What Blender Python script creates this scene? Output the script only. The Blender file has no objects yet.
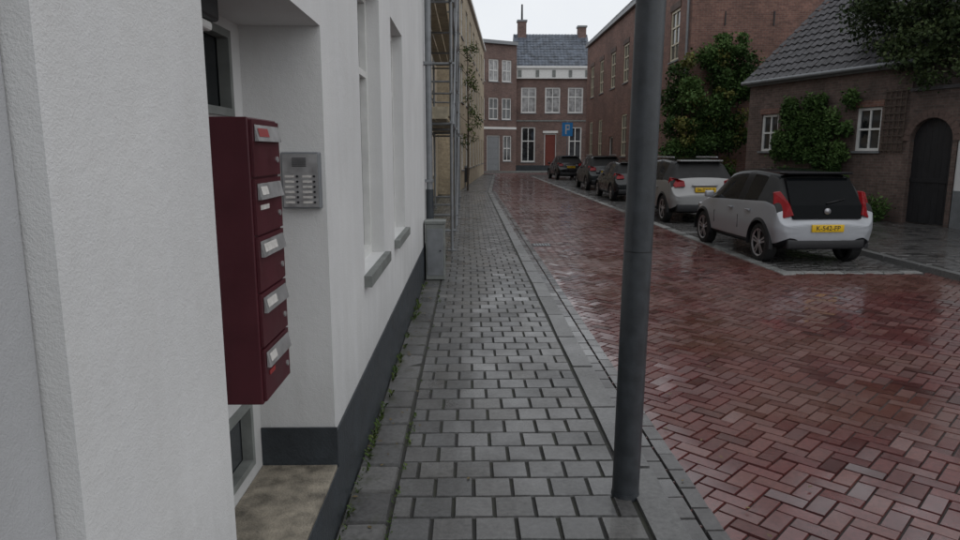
import bpy, bmesh, math, random
import numpy as np
from mathutils import Vector, Matrix
random.seed(7); rng=np.random.default_rng(7)
S=bpy.context.scene
COL=S.collection
# ------------------------------------------------------------ materials
def newmat(name):
    m=bpy.data.materials.new(name); m.use_nodes=True
    nt=m.node_tree; b=nt.nodes['Principled BSDF']; return m,nt,b
def nd(nt,t,**k):
    n=nt.nodes.new(t)
    for a,v in k.items(): setattr(n,a,v)
    return n
def ramp(nt,fac,stops):
    r=nt.nodes.new('ShaderNodeValToRGB'); e=r.color_ramp.elements
    while len(e)<len(stops): e.new(0.5)
    for i,(p,c) in enumerate(stops):
        e[i].position=p; e[i].color=(c[0],c[1],c[2],1) if len(c)>2 else (c[0],)*3+(1,)
    nt.links.new(fac,r.inputs[0]); return r.outputs[0]
def noise(nt,scale,detail=3,rough=.55,vec=None):
    n=nd(nt,'ShaderNodeTexNoise'); n.inputs['Scale'].default_value=scale
    n.inputs['Detail'].default_value=detail; n.inputs['Roughness'].default_value=rough
    if vec is not None: nt.links.new(vec,n.inputs['Vector'])
    return n.outputs['Fac']
def geo(nt):
    return nd(nt,'ShaderNodeNewGeometry').outputs['Position']
def bump(nt,b,h,strength=.3,dist=.01):
    n=nd(nt,'ShaderNodeBump'); n.inputs['Strength'].default_value=strength; n.inputs['Distance'].default_value=dist
    nt.links.new(h,n.inputs['Height']); nt.links.new(n.outputs[0],b.inputs['Normal'])
def mixc(nt,fac,a,b,mode='MIX'):
    m=nd(nt,'ShaderNodeMix',data_type='RGBA',blend_type=mode)
    for i,v in ((0,fac),(6,a),(7,b)):
        if isinstance(v,(int,float)): m.inputs[i].default_value=v
        elif isinstance(v,tuple): m.inputs[i].default_value=(*v[:3],1)
        else: nt.links.new(v,m.inputs[i])
    return m.outputs[2]
def math_(nt,op,a,b=0.0):
    m=nd(nt,'ShaderNodeMath',operation=op)
    for i,v in ((0,a),(1,b)):
        if isinstance(v,(int,float)): m.inputs[i].default_value=v
        else: nt.links.new(v,m.inputs[i])
    return m.outputs[0]
def plain(name,col,rough=.5,metal=0,var=.15,scale=8,bmp=0,coat=0,spec=.5,ior=1.5):
    m,nt,b=newmat(name)
    p=geo(nt); f=noise(nt,scale,3,.6,vec=p)
    c=ramp(nt,f,[(.3,tuple(x*(1-var) for x in col)),(.7,tuple(min(1,x*(1+var)) for x in col))])
    nt.links.new(c,b.inputs['Base Color'])
    r=ramp(nt,f,[(.3,(max(0,rough-.06),)),(.7,(min(1,rough+.08),))]); nt.links.new(r,b.inputs['Roughness'])
    b.inputs['Metallic'].default_value=metal; b.inputs['Coat Weight'].default_value=coat
    b.inputs['Specular IOR Level'].default_value=spec; b.inputs['IOR'].default_value=ior
    b.inputs['Coat Roughness'].default_value=.08
    if bmp: bump(nt,b,noise(nt,scale*10,2,.6,vec=p),bmp,.01)
    return m
def stucco(name,col):
    m,nt,b=newmat(name); p=geo(nt)
    f=noise(nt,1.1,5,.62,vec=p); 
    c=ramp(nt,f,[(.3,tuple(x*.88 for x in col)),(.65,col)])
    mp=nd(nt,'ShaderNodeMapping'); mp.inputs['Scale'].default_value=(7,7,1.3); nt.links.new(p,mp.inputs[0])
    f2=noise(nt,1.0,4,.65,vec=mp.outputs[0])
    s=ramp(nt,f2,[(.40,(.93,.925,.91)),(.6,(1,1,1))])
    c=mixc(nt,.45,c,s,'MULTIPLY')
    sx=nd(nt,'ShaderNodeSeparateXYZ'); nt.links.new(p,sx.inputs[0])
    mr=nd(nt,'ShaderNodeMapRange'); nt.links.new(math_(nt,'ADD',sx.outputs[2],math_(nt,'MULTIPLY',f2,.5)),mr.inputs[0])
    mr.inputs[1].default_value=.6; mr.inputs[2].default_value=1.2; mr.inputs[3].default_value=.78; mr.inputs[4].default_value=1
    c=mixc(nt,1.0,c,mr.outputs[0],'MULTIPLY')
    nt.links.new(c,b.inputs['Base Color']); b.inputs['Roughness'].default_value=.85
    h=math_(nt,'ADD',noise(nt,230,2,.7,vec=p),math_(nt,'MULTIPLY',noise(nt,28,2,.6,vec=p),1.2))
    bump(nt,b,h,.45,.004); return m
def brick(name,c1,c2,mortar,bw=.22,bh=.068,dirt=.5):
    m,nt,b=newmat(name); uv=nd(nt,'ShaderNodeUVMap').outputs[0]
    t=nd(nt,'ShaderNodeTexBrick'); nt.links.new(uv,t.inputs[0])
    t.inputs['Scale'].default_value=1; t.inputs['Brick Width'].default_value=bw; t.inputs['Row Height'].default_value=bh
    t.inputs['Mortar Size'].default_value=.006; t.inputs['Mortar Smooth'].default_value=.3
    t.inputs['Color1'].default_value=(*c1,1); t.inputs['Color2'].default_value=(*c2,1); t.inputs['Mortar'].default_value=(*mortar,1)
    p=geo(nt); f=noise(nt,.7,5,.68,vec=p); d=ramp(nt,f,[(.3,(1-dirt,)),(.62,(1.05,))])
    f3=noise(nt,11,3,.7,vec=p); d3=ramp(nt,f3,[(.3,(.68,)),(.7,(1.2,))])
    c=mixc(nt,1.0,t.outputs[0],d,'MULTIPLY'); c=mixc(nt,.9,c,d3,'MULTIPLY')
    nt.links.new(c,b.inputs['Base Color']); b.inputs['Roughness'].default_value=.8
    bump(nt,b,math_(nt,'SUBTRACT',1,t.outputs[1]),.5,.008)
    return m
def blockmat(name,cols,r0,r1,patchcol=None,bumps=.3,moss=False,rs=1.1,coat=0):
    m,nt,b=newmat(name); p=geo(nt)
    a=nd(nt,'ShaderNodeAttribute',attribute_name='rnd'); 
    c=ramp(nt,a.outputs['Fac'],[(i/(len(cols)-1),x) for i,x in enumerate(cols)])
    if patchcol:
        f=noise(nt,.5,3,.6,vec=p); pf=ramp(nt,f,[(.46,(0,)),(.60,(.65,))]); c=mixc(nt,pf,c,patchcol)
    f=noise(nt,35,3,.75,vec=p); c=mixc(nt,.9,c,ramp(nt,f,[(.3,(.62,)),(.7,(1.28,))]),'MULTIPLY')
    if moss:
        sx=nd(nt,'ShaderNodeSeparateXYZ'); nt.links.new(p,sx.inputs[0])
        fm=noise(nt,6,4,.7,vec=p)
        mm=ramp(nt,math_(nt,'SUBTRACT',fm,math_(nt,'MULTIPLY',math_(nt,'ADD',sx.outputs[0],.6),.35)),[(.5,(0,)),(.62,(.6,))])
        c=mixc(nt,mm,c,(.045,.05,.025))
        fd=noise(nt,1.7,4,.7,vec=p); c=mixc(nt,.9,c,ramp(nt,fd,[(.32,(.66,.64,.61)),(.62,(1.05,1.05,1.05))]),'MULTIPLY')
    nt.links.new(c,b.inputs['Base Color'])
    f2=noise(nt,rs,4,.7,vec=p); f4=math_(nt,'ADD',math_(nt,'MULTIPLY',f2,.75),math_(nt,'MULTIPLY',a.outputs['Fac'],.25))
    r=ramp(nt,f4,[(.36,(r0,)),(.62,(r1,))]); nt.links.new(r,b.inputs['Roughness'])
    if coat:
        cw=ramp(nt,f2,[(.40,(coat,)),(.66,(coat*.35,))]); nt.links.new(cw,b.inputs['Coat Weight'])
        b.inputs['Coat Roughness'].default_value=.09; b.inputs['Coat IOR'].default_value=1.35
    bump(nt,b,f,bumps,.004)
    return m
M={}
M['stucco']=stucco('white_stucco',(.66,.66,.655))
M['stucco2']=stucco('grey_white_panel',(.46,.465,.475))
M['plinth']=plain('dark_plinth',(.028,.034,.040),.45,var=.35,scale=5,bmp=.3)
M['concrete']=plain('step_concrete',(.21,.185,.145),.7,var=.6,scale=9,bmp=.5)
M['maroon']=plain('maroon_paint',(.062,.008,.014),.42,var=.15,scale=6,bmp=.03)
M['steel']=plain('brushed_steel',(.42,.42,.42),.38,.6,scale=20)
M['label']=plain('paper_label',(.55,.53,.50),.6,scale=60,var=.15)
M['redlabel']=plain('red_label',(.28,.03,.03),.5)
M['black']=plain('black_plastic',(.013,.013,.015),.5)
M['carblack']=plain('car_black_trim',(.010,.010,.012),.35,ior=1.2)
M['whiteframe']=plain('white_window_paint',(.66,.66,.64),.4,var=.08)
M['creamframe']=plain('cream_window_paint',(.55,.50,.38),.45,var=.08)
def glassm():
    m,nt,b=newmat('window_glass'); p=geo(nt)
    f=noise(nt,.8,2,.5,vec=p); c=ramp(nt,f,[(.4,(.012,.014,.016)),(.6,(.06,.065,.07))])
    nt.links.new(c,b.inputs['Base Color']); b.inputs['Roughness'].default_value=.06
    b.inputs['Specular IOR Level'].default_value=.8; return m
M['glass']=glassm()
M['curtain']=plain('curtain_glass',(.28,.28,.28),.15,var=.5,scale=3)
M['brickred']=brick('old_red_brick',(.24,.118,.088),(.15,.070,.055),(.20,.17,.145),dirt=.42)
M['brickfar']=brick('far_brown_brick',(.20,.12,.10),(.13,.08,.07),(.18,.16,.145),dirt=.35)
M['brickdark']=brick('dark_brown_brick',(.15,.098,.082),(.095,.062,.052),(.14,.125,.11),dirt=.5)
M['bricktan']=brick('tan_brick',(.50,.41,.28),(.42,.34,.23),(.38,.34,.28),dirt=.3)
M['tile']=plain('dark_pantile',(.052,.050,.054),.5,var=.6,scale=4,bmp=.3)
M['slate']=plain('slate_roof',(.085,.10,.125),.45,var=.6,scale=2,bmp=.3)
M['gutter']=plain('zinc_grey',(.20,.21,.22),.45,.3)
M['pole']=plain('lamp_post_paint',(.034,.039,.044),.36,var=.3,scale=14,bmp=.12)
M['wood']=plain('dark_wood',(.030,.020,.015),.6,var=.4,scale=12)
M['lattice']=plain('trellis_wood',(.07,.05,.038),.7,var=.3,scale=12)
M['plank']=plain('scaffold_plank',(.34,.30,.22),.7,var=.3,scale=9)
M['doorred']=plain('red_door_paint',(.15,.035,.025),.4)
M['bluesign']=plain('blue_sign',(.02,.22,.55),.4,var=.03)
M['rubber']=plain('tyre_rubber',(.016,.016,.016),.75)
M['alloy']=plain('alloy_rim',(.42,.42,.44),.35,.6)
M['redlens']=plain('red_lens',(.24,.008,.011),.2,coat=.2,ior=1.3)
M['yellow']=plain('yellow_plate',(.72,.45,.01),.4,var=.03)
M['carglass']=plain('car_glass',(.007,.008,.010),.06,var=.1,ior=1.17)
M['rearglass']=plain('rear_hatch_glass',(.006,.007,.008),.06,var=.1,ior=1.12)
M['cabinet']=plain('cabinet_grey',(.17,.18,.17),.6,var=.3,scale=6)
M['bark']=plain('bark',(.055,.042,.030),.85,var=.4,scale=15,bmp=.6)
M['litter']=plain('fallen_leaf',(.12,.085,.03),.6,var=.5,scale=30)
def paint(name,col,metal=.6,rough=.3,coat=.4):
    return plain(name,col,rough,metal,var=.04,scale=3,coat=coat)
M['silver']=paint('silver_paint',(.36,.375,.40),.2,.36)
M['beige']=paint('grey_silver_paint',(.27,.27,.268),.2,.36)
M['blackpaint']=paint('black_paint',(.010,.011,.013),.0,.25,.1)
M['greypaint']=paint('dark_grey_paint',(.022,.026,.028),.1,.3,.1)
M['road']=blockmat('wet_red_pavers',[(.064,.023,.022),(.110,.031,.030),(.138,.040,.036),(.092,.030,.028),(.156,.056,.046)],.16,.42,patchcol=(.128,.058,.042),rs=.8,bumps=.10,coat=.8)
M['walk']=blockmat('grey_concrete_pavers',[(.078,.077,.077),(.118,.116,.114),(.095,.096,.097),(.150,.147,.142)],.26,.55,moss=True,bumps=.18,coat=.35)
M['walk2']=blockmat('dark_wet_pavers',[(.045,.043,.042),(.078,.074,.072),(.060,.057,.056)],.14,.4,bumps=.15,coat=.5)
M['kerb']=blockmat('kerb_concrete',[(.105,.105,.104),(.140,.139,.136),(.120,.120,.118)],.25,.5,bumps=.2)
M['strip']=blockmat('light_strip_pavers',[(.16,.16,.155),(.24,.24,.23)],.2,.5,bumps=.2)
def joint(name,col,mossy):
    m,nt,b=newmat(name); p=geo(nt); f=noise(nt,5,5,.7,vec=p)
    c=ramp(nt,f,[(.42,col),(.62,mossy)]); nt.links.new(c,b.inputs['Base Color']); b.inputs['Roughness'].default_value=.7
    return m
M['joint']=joint('joint_sand',(.020,.019,.018),(.032,.034,.020))
M['jointred']=joint('joint_sand_red',(.020,.014,.013),(.030,.024,.019))
M['groundm']=joint('ground_soil',(.05,.045,.04),(.05,.055,.035))
def leafm(name,c0,c1,c2):
    m,nt,b=newmat(name); a=nd(nt,'ShaderNodeAttribute',attribute_name='rnd')
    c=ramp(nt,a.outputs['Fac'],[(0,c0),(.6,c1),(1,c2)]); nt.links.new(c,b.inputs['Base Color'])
    b.inputs['Roughness'].default_value=.5; b.inputs['Specular IOR Level'].default_value=.12
    return m
M['ivy']=leafm('ivy_leaves',(.022,.045,.013),(.060,.11,.030),(.12,.18,.06))
M['ivy2']=leafm('ivy_autumn_leaves',(.05,.05,.015),(.12,.13,.035),(.20,.16,.05))
M['leaf']=leafm('tree_leaves',(.018,.030,.012),(.050,.072,.026),(.10,.115,.05))
M['leafy']=leafm('young_tree_leaves',(.03,.05,.012),(.07,.10,.025),(.14,.16,.05))
M['weed']=leafm('weed_blades',(.03,.05,.012),(.06,.10,.025),(.13,.16,.05))
# ------------------------------------------------------------ mesh helpers
def root(name,loc=(0,0,0),rotz=0):
    e=bpy.data.objects.new(name,None); e.location=loc; e.rotation_euler=(0,0,rotz); e.empty_display_size=.3
    COL.objects.link(e); return e
def attach(o,r,world=True):
    if r is None: return
    o.parent=r
    if world: o.matrix_parent_inverse=Matrix.Translation(-Vector(r.location))
class Fr:
    def __init__(s,p0,p1,side=1):
        s.o=Vector((p0[0],p0[1],0)); d=Vector((p1[0]-p0[0],p1[1]-p0[1],0)); s.L=d.length; s.U=d.normalized()
        s.N=Vector((s.U.y,-s.U.x,0))*side
    def __call__(s,u,d,z): return s.o+s.U*u+s.N*d+Vector((0,0,z))
    def rh(s): return s.U.cross(s.N).z>0
WORLD=Fr((0,0),(1,0),-1)   # u=x, d=y
class MB:
    def __init__(s): s.v=[];s.f=[];s.m=[];s.uv=[];s.mats=[]
    def mi(s,k):
        if k not in s.mats: s.mats.append(k)
        return s.mats.index(k)
    def poly(s,pts,mat,uvs=None,rev=False):
        pts=list(pts); uvs=list(uvs) if uvs else [(0,0)]*len(pts)
        if rev: pts=pts[::-1]; uvs=uvs[::-1]
        n=len(s.v); s.v+= [tuple(p) for p in pts]; s.f.append(tuple(range(n,n+len(pts)))); s.m.append(s.mi(mat)); s.uv.append(uvs)
    def box(s,fr,u0,u1,d0,d1,z0,z1,mat):
        rev=fr.rh()
        P=[((u0,d1,z0),(u1,d1,z0),(u1,d1,z1),(u0,d1,z1)),((u0,d0,z0),(u0,d0,z1),(u1,d0,z1),(u1,d0,z0)),
           ((u0,d0,z0),(u0,d1,z0),(u0,d1,z1),(u0,d0,z1)),((u1,d0,z0),(u1,d0,z1),(u1,d1,z1),(u1,d1,z0)),
           ((u0,d0,z1),(u0,d1,z1),(u1,d1,z1),(u1,d0,z1)),((u0,d0,z0),(u1,d0,z0),(u1,d1,z0),(u0,d1,z0))]
        for i,q in enumerate(P):
            uv=[(a[0],a[2]) for a in q] if i<2 else ([(a[1],a[2]) for a in q] if i<4 else [(a[0],a[1]) for a in q])
            s.poly([fr(*a) for a in q],mat,uv,rev=rev)
    def cyl(s,p0,p1,r0,r1,mat,n=12,caps=True):
        p0=Vector(p0);p1=Vector(p1);d=(p1-p0).normalized()
        a=d.orthogonal().normalized(); b=d.cross(a)
        A=[p0+(a*math.cos(2*math.pi*i/n)+b*math.sin(2*math.pi*i/n))*r0 for i in range(n)]
        B=[p1+(a*math.cos(2*math.pi*i/n)+b*math.sin(2*math.pi*i/n))*r1 for i in range(n)]
        for i in range(n):
            j=(i+1)%n; s.poly([A[i],A[j],B[j],B[i]],mat)
        if caps: s.poly(A[::-1],mat); s.poly(B,mat)
    def make(s,name,parent=None,world=True,smooth=False,bevel=0,fix=False):
        me=bpy.data.meshes.new(name); me.from_pydata(s.v,[],s.f)
        for k in s.mats: me.materials.append(M[k])
        me.polygons.foreach_set('material_index',s.m)
        uvl=me.uv_layers.new(name='UVMap'); flat=[c for f in s.uv for p in f for c in p]
        uvl.data.foreach_set('uv',flat)
        if smooth or bevel or fix:
            bm=bmesh.new(); bm.from_mesh(me); bmesh.ops.remove_doubles(bm,verts=bm.verts,dist=1e-5)
            if fix: bmesh.ops.recalc_face_normals(bm,faces=bm.faces)
            bm.to_mesh(me); bm.free()
        if smooth:
            me.polygons.foreach_set('use_smooth',[True]*len(me.polygons)); me.set_sharp_from_angle(angle=math.radians(40))
        me.update(); o=bpy.data.objects.new(name,me); COL.objects.link(o); attach(o,parent,world)
        if bevel:
            b=o.modifiers.new('b','BEVEL'); b.width=bevel; b.segments=2; b.limit_method='ANGLE'
        return o
def facade(mb,win,fr,L,H,ops,mat,depth=.12,z0=0,frame='whiteframe'):
    rv=fr.rh()
    us=sorted({0,L,*[o['u'][0] for o in ops],*[o['u'][1] for o in ops]})
    zs=sorted({z0,H,*[o['z'][0] for o in ops],*[o['z'][1] for o in ops]})
    for i in range(len(us)-1):
        for j in range(len(zs)-1):
            a,b,c,d=us[i],us[i+1],zs[j],zs[j+1]; mu=(a+b)/2; mz=(c+d)/2
            if any(o['u'][0]<mu<o['u'][1] and o['z'][0]<mz<o['z'][1] for o in ops): continue
            mb.poly([fr(a,0,c),fr(b,0,c),fr(b,0,d),fr(a,0,d)],mat,[(a,c),(b,c),(b,d),(a,d)],rev=rv)
    for o in ops:
        a,b=o['u'];c,d=o['z'];D=o.get('depth',depth); rm=o.get('rm',mat)
        for q in (((a,0,c),(a,0,d),(a,-D,d),(a,-D,c)),((b,0,c),(b,-D,c),(b,-D,d),(b,0,d))):
            mb.poly([fr(*p) for p in q],rm,[(p[1],p[2]) for p in q],rev=not rv)
        for q in (((a,0,d),(b,0,d),(b,-D,d),(a,-D,d)),((a,0,c),(a,-D,c),(b,-D,c),(b,0,c))):
            mb.poly([fr(*p) for p in q],rm,[(p[0],p[1]) for p in q],rev=not rv)
        k=o.get('kind','win')
        if k=='none': continue
        fm=o.get('frame',frame)
        if k=='win':
            t=o.get('t',.06)
            win.poly([fr(a,-D+.0,c),fr(b,-D,c),fr(b,-D,d),fr(a,-D,d)],o.get('glass','glass'),rev=rv)
            f0,f1=-D+.004,-D+.05
            win.box(fr,a,a+t,f0,f1,c,d,fm); win.box(fr,b-t,b,f0,f1,c,d,fm)
            win.box(fr,a+t,b-t,f0,f1,d-t,d,fm); win.box(fr,a+t,b-t,f0,f1,c,c+t,fm)
            nx=o.get('nx',2); nz=o.get('nz',2)
            for i in range(1,nx):
                u=a+(b-a)*i/nx; win.box(fr,u-t*.3,u+t*.3,f0,f1-.008,c+t,d-t,fm)
            for i in range(1,nz):
                z=c+(d-c)*(o.get('split',i/nz) if nz==2 else i/nz); win.box(fr,a+t,b-t,f0,f1-.004,z-t*.35,z+t*.35,fm)
            if o.get('sill',True): win.box(fr,a-.05,b+.05,-D+.051,.05,c-.06,c-.002,o.get('sillm','gutter'))
        elif k in('door','garage'):
            dm=o.get('dm','doorred'); win.poly([fr(a,-D,c),fr(b,-D,c),fr(b,-D,d),fr(a,-D,d)],dm,rev=rv)
            win.box(fr,a,a+.07,-D+.004,-D+.05,c,d,fm); win.box(fr,b-.07,b,-D+.004,-D+.05,c,d,fm); win.box(fr,a+.07,b-.07,-D+.004,-D+.05,d-.08,d,fm)
            n=4 if k=='door' else 6
            for i in range(n):
                zz=c+.1+(d-c-.25)*i/n; win.box(fr,a+.14,b-.14,-D+.004,-D+.02,zz,zz+(d-c-.25)/n-.05,dm)
def pantile(mb,fr,u0,u1,zlow,zhigh,dlow,dhigh,mat,tw=.24,th=.33,amp=.035,sub=6):
    L=u1-u0; sl=math.hypot(zhigh-zlow,dhigh-dlow); rows=max(1,int(sl/th)); nt_=int(L/tw)
    sd=(dhigh-dlow)/sl; sz=(zhigh-zlow)/sl; nd_=(sz, abs(sd))
    for r in range(rows):
        a0=r*sl/rows-(.03 if r else 0); a1=(r+1)*sl/rows
        for i in range(nt_*sub):
            ua=u0+L*i/(nt_*sub); ub=u0+L*(i+1)/(nt_*sub)
            h=lambda k:amp*(.5+.5*math.sin(2*math.pi*k/sub))
            pts=[]
            for (u,a,k,up) in ((ua,a0,i,.035),(ub,a0,i+1,.035),(ub,a1,i+1,0),(ua,a1,i,0)):
                hh=h(k)+up+.006*math.sin(r*5.1+(i//sub)*3.7); pts.append(fr(u,dlow+sd*a+nd_[0]*hh*1,zlow+sz*a+nd_[1]*hh))
            nz=(pts[1]-pts[0]).cross(pts[3]-pts[0]).z
            mb.poly(pts,mat,rev=nz<0)
def blocks(name,arr,ztop,mat,gap=.006,ch=.006,drop=.014,tilt=.0012,parent=None):
    arr=np.array(arr,float); n=len(arr)
    cx,cy,lx,ly,an=arr.T; hx=(lx-gap)/2; hy=(ly-gap)/2
    sx=np.array([-1,1,1,-1]);sy=np.array([-1,-1,1,1])
    V=np.zeros((n,8,3)); 
    an=an+rng.normal(0,.006,n)
    ca,sa=np.cos(an),np.sin(an)
    dz=rng.normal(0,.0014,n)+.006*np.sin(cx*1.7+cy*.6)*np.sin(cy*.9)*(1 if mat in('walk','road') else 0)
    tx=rng.normal(0,tilt,n)*8; ty=rng.normal(0,tilt,n)*8
    for lv in range(2):
        ins=ch if lv else 0
        for k in range(4):
            X=sx[k]*(hx-ins);Y=sy[k]*(hy-ins)
            i=k+4*lv
            V[:,i,0]=cx+X*ca-Y*sa; V[:,i,1]=cy+X*sa+Y*ca
            V[:,i,2]=(ztop+dz+tx*X+ty*Y)-(0 if lv else drop)
    base=np.arange(n)[:,None,None]*8
    F=np.array([[4,5,6,7],[0,1,5,4],[1,2,6,5],[2,3,7,6],[3,0,4,7]])[None]+base
    me=bpy.data.meshes.new(name); me.from_pydata(V.reshape(-1,3).tolist(),[],F.reshape(-1,4).tolist())
    at=me.attributes.new('rnd','FLOAT','POINT'); at.data.foreach_set('value',np.repeat(rng.random(n),8))
    me.materials.append(M[mat]); o=bpy.data.objects.new(name,me); COL.objects.link(o)
    if parent: o.parent=parent
    return o
def sheet(name,pts,z,mat,parent=None):
    mb=MB(); mb.poly([(p[0],p[1],z) for p in pts],mat,[(p[0],p[1]) for p in pts]); o=mb.make(name)
    if parent: o.parent=parent
    return o
def leaves(name,clumps,mat,size=.08,parent=None,seed=1,shell=.55):
    r=np.random.default_rng(seed); Ps=[];R=[]
    for (c,rad,n) in clumps:
        d=r.normal(size=(n,3)); d/=np.linalg.norm(d,axis=1)[:,None]
        q=shell+(1-shell)*r.random(n)**.6; q*=1+.22*r.normal(size=n)
        Ps.append(np.array(c)+d*q[:,None]*np.array(rad)); 
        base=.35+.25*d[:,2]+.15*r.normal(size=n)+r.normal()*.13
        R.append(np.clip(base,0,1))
    P=np.concatenate(Ps);Rn=np.concatenate(R); n=len(P)
    a=r.normal(size=(n,3)); a/=np.linalg.norm(a,axis=1)[:,None]
    b=r.normal(size=(n,3)); b-= (a*b).sum(1)[:,None]*a; b/=np.linalg.norm(b,axis=1)[:,None]
    c=np.cross(a,b); s=size*(.6+.8*r.random(n))[:,None]
    V=np.stack([P-a*s*.6,P+b*s*.38+c*s*.1,P+a*s*.6,P-b*s*.38+c*s*.1],1)
    F=np.arange(n*4).reshape(n,4)
    me=bpy.data.meshes.new(name); me.from_pydata(V.reshape(-1,3).tolist(),[],F.tolist())
    at=me.attributes.new('rnd','FLOAT','POINT'); at.data.foreach_set('value',np.repeat(Rn,4))
    me.materials.append(M[mat]); o=bpy.data.objects.new(name,me); COL.objects.link(o); attach(o,parent); return o
# ------------------------------------------------------------ ground
RZ=-.08
sheet('ground',[(-200,-60),(200,-60),(200,300),(-200,300)],-.13,'groundm')
rd=root('red_brick_road')
sheet('road_bed',[(-30,-4),(14,-4),(14,62),(-30,62)],RZ-.014,'jointred',rd)
arr=[]; w=.105; c45=math.cos(math.pi/4)
def inroad(x,y):
    if x<1.08 or y<-1 or y>56: return False
    return x<(7.05 if y<9.95 else 4.66)
for a in range(-40,620):
    for b_ in range(-620,620):
        k=(a-b_)%4
        if k==0: ux,uy,an=(a+1)*w,(b_+.5)*w,0
        elif k==3: ux,uy,an=(a+.5)*w,(b_+1)*w,math.pi/2
        else: continue
        x=(ux-uy)*c45; y=(ux+uy)*c45
        if inroad(x,y): arr.append((x,y,2*w,w,an+math.pi/4))
blocks('herringbone',arr,RZ,'road',gap=.005,ch=.005,drop=.022,parent=rd,tilt=.0017)
arr=[]
for col in range(2):
    for i in range(300): arr.append((1.075+col*.105,-1+i*.21+(.1 if col else 0),.105,.21,0))
blocks('gutter_bricks',[a for a in arr if a[1]<32],RZ+.010,'walk2',drop=.02,parent=rd)
blocks('far_bend_bricks',[(x*.3-16+(.1 if j%2 else 0),j*.15+55.9,.3,.15,0) for x in range(100) for j in range(30)],RZ-.004,'road',parent=rd)
pk=root('parking_bay_pavement')
arr=[(4.95+.2*i,10.25+.1*j,.2,.1,0) for i in range(11) for j in range(400) if 1]
arr=[(a[0]+(.1 if int(round((a[1]-10.25)/.1))%2 else 0)-.05,*a[1:]) for a in arr]
blocks('bay_pavers',arr,RZ+.001,'walk2',parent=pk)
arr=[(4.76,10+.3*i,.2,.3,0) for i in range(140)]+[(4.9+.3*i,10.07,.3,.16,0) for i in range(7)]
for yy in (15.3,21.7,27.8,35,42): arr+=[(5.0+.3*i,yy,.3,.12,0) for i in range(7)]
blocks('bay_line_blocks',arr,RZ+.010,'strip',parent=pk,drop=.02)
sw=root('sidewalk')
def kx(y): return 1.02 if y<30 else 1.02+(y-30)*.045
sheet('sidewalk_bed',[(-12,-4),(.95,-4),(.95,30),(1.95,52),(1.2,54.5),(-2,56),(-12,56.5)],-.013,'joint',sw)
arr=[];
for j in range(-10,260):
    y=.2*j+.1; off=.1 if j%2 else 0; xr=kx(y)-.2
    xl=-.38 if y<11.5 else (-1.1 if y<28 else -.6+(y-28)*.066)
    x=xl
    first=True
    while x<xr-.02:
        wd=.1 if (first and off) else .2
        wd=min(wd,xr-x); arr.append((x+wd/2,y,wd,.2,0)); x+=wd; first=False
blocks('paving_stones',arr,0,'walk',gap=.008,ch=.007,drop=.022,parent=sw,tilt=.0016)
arr=[(-.50,.3*j+.1,.235,.3,0) for j in range(-6,39)]
blocks('wall_edge_blocks',arr,.001,'walk',gap=.012,ch=.012,drop=.022,parent=sw,tilt=.003)
kb=root('kerb')
arr=[];y=-1.0
while y<53:
    a=math.atan2(kx(y+.9)-kx(y),.9); arr.append((kx(y+.45)-.1,y+.45,.195,.9,-a)); y+=.9
arr+=[(1.6,53.9,.2,1.2,.8),(.3,54.9,.2,2.0,1.2),(-2,55.5,.2,2.8,1.4)]
blocks('kerb_stones',arr,.004,'kerb',gap=.008,ch=.014,drop=.12,tilt=.0005,parent=kb)
rs=root('sidewalk')
mb=MB(); mb.poly([(7.05,-4,-.013),(30,-4,-.013),(30,48,-.013),(8,48,-.013),(7.05,46,-.013)],'joint'); mb.make('sidewalk_bed_right',rs)
mb=MB(); mb.box(WORLD,-30,40,60.5,100,-.1,0,'cabinet'); mb.make('far_pavement',rs)
arr=[]
for j in range(0,160):
    y=.3*j; x=7.2+(-.15 if j%2 else 0); x=max(x,7.12)
    while x<(12.2 if y<26 else 8.15):
        arr.append((x+.15,y,.3,.3,0)); x+=.3
blocks('right_paving_stones',arr,0,'walk2',gap=.01,ch=.008,drop=.02,parent=rs,tilt=.002)
arr=[(7.02,-1+.9*i,.17,.9,0) for i in range(54)]
kr=root('kerb'); blocks('kerb_stones_right',arr,.004,'kerb',drop=.12,ch=.014,gap=.008,parent=kr,tilt=.0005)
mb=MB(); mb.box(WORLD,1.24,1.6,13,13.4,RZ-.01,RZ+.010,'black')
for i in range(6): mb.box(WORLD,1.27+.055*i,1.30+.055*i,13.04,13.36,RZ+.0105,RZ+.014,'gutter')
mb.make('drain_cover')
# ------------------------------------------------------------ white building (left)
wb=root('white_building',(-.62,5,0)); XW=-.62
F=Fr((XW,-2),(XW,11),1); Y0=-2
mb=MB();wn=MB()
ops=[dict(u=(-1.4-Y0,1.02-Y0),z=(.05,2.5),kind='none',depth=.07),
     dict(u=(1.67-Y0,2.98-Y0),z=(.283,2.24),kind='none',depth=.34),
     dict(u=(4.0-Y0,4.95-Y0),z=(1.0,2.78),nx=1,nz=2,split=.7,depth=.14,sill=False,glass='curtain'),
     dict(u=(5.65-Y0,6.6-Y0),z=(1.0,2.78),nx=1,nz=2,split=.7,depth=.14,sill=False,glass='curtain')]
for y in (1.2,4.0,5.65,7.6): ops.append(dict(u=(y-Y0,y+.95-Y0),z=(4.2,5.8),nx=2,nz=2,depth=.14))
facade(mb,wn,F,13,8,ops,'stucco')
for y in (4.0,5.65): wn.box(F,y-Y0-.04,y+.99-Y0,-.138,.045,.93,.998,'cabinet')
mb.box(F,-1.4-Y0,1.02-Y0,-.12,-.071,.05,2.5,'stucco2')
mb.box(F,.86-Y0,1.015-Y0,-.070,-.045,.055,2.49,'stucco2')
Fn=Fr((XW-.34,1.6),(XW-.34,3.1),1)
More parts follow.
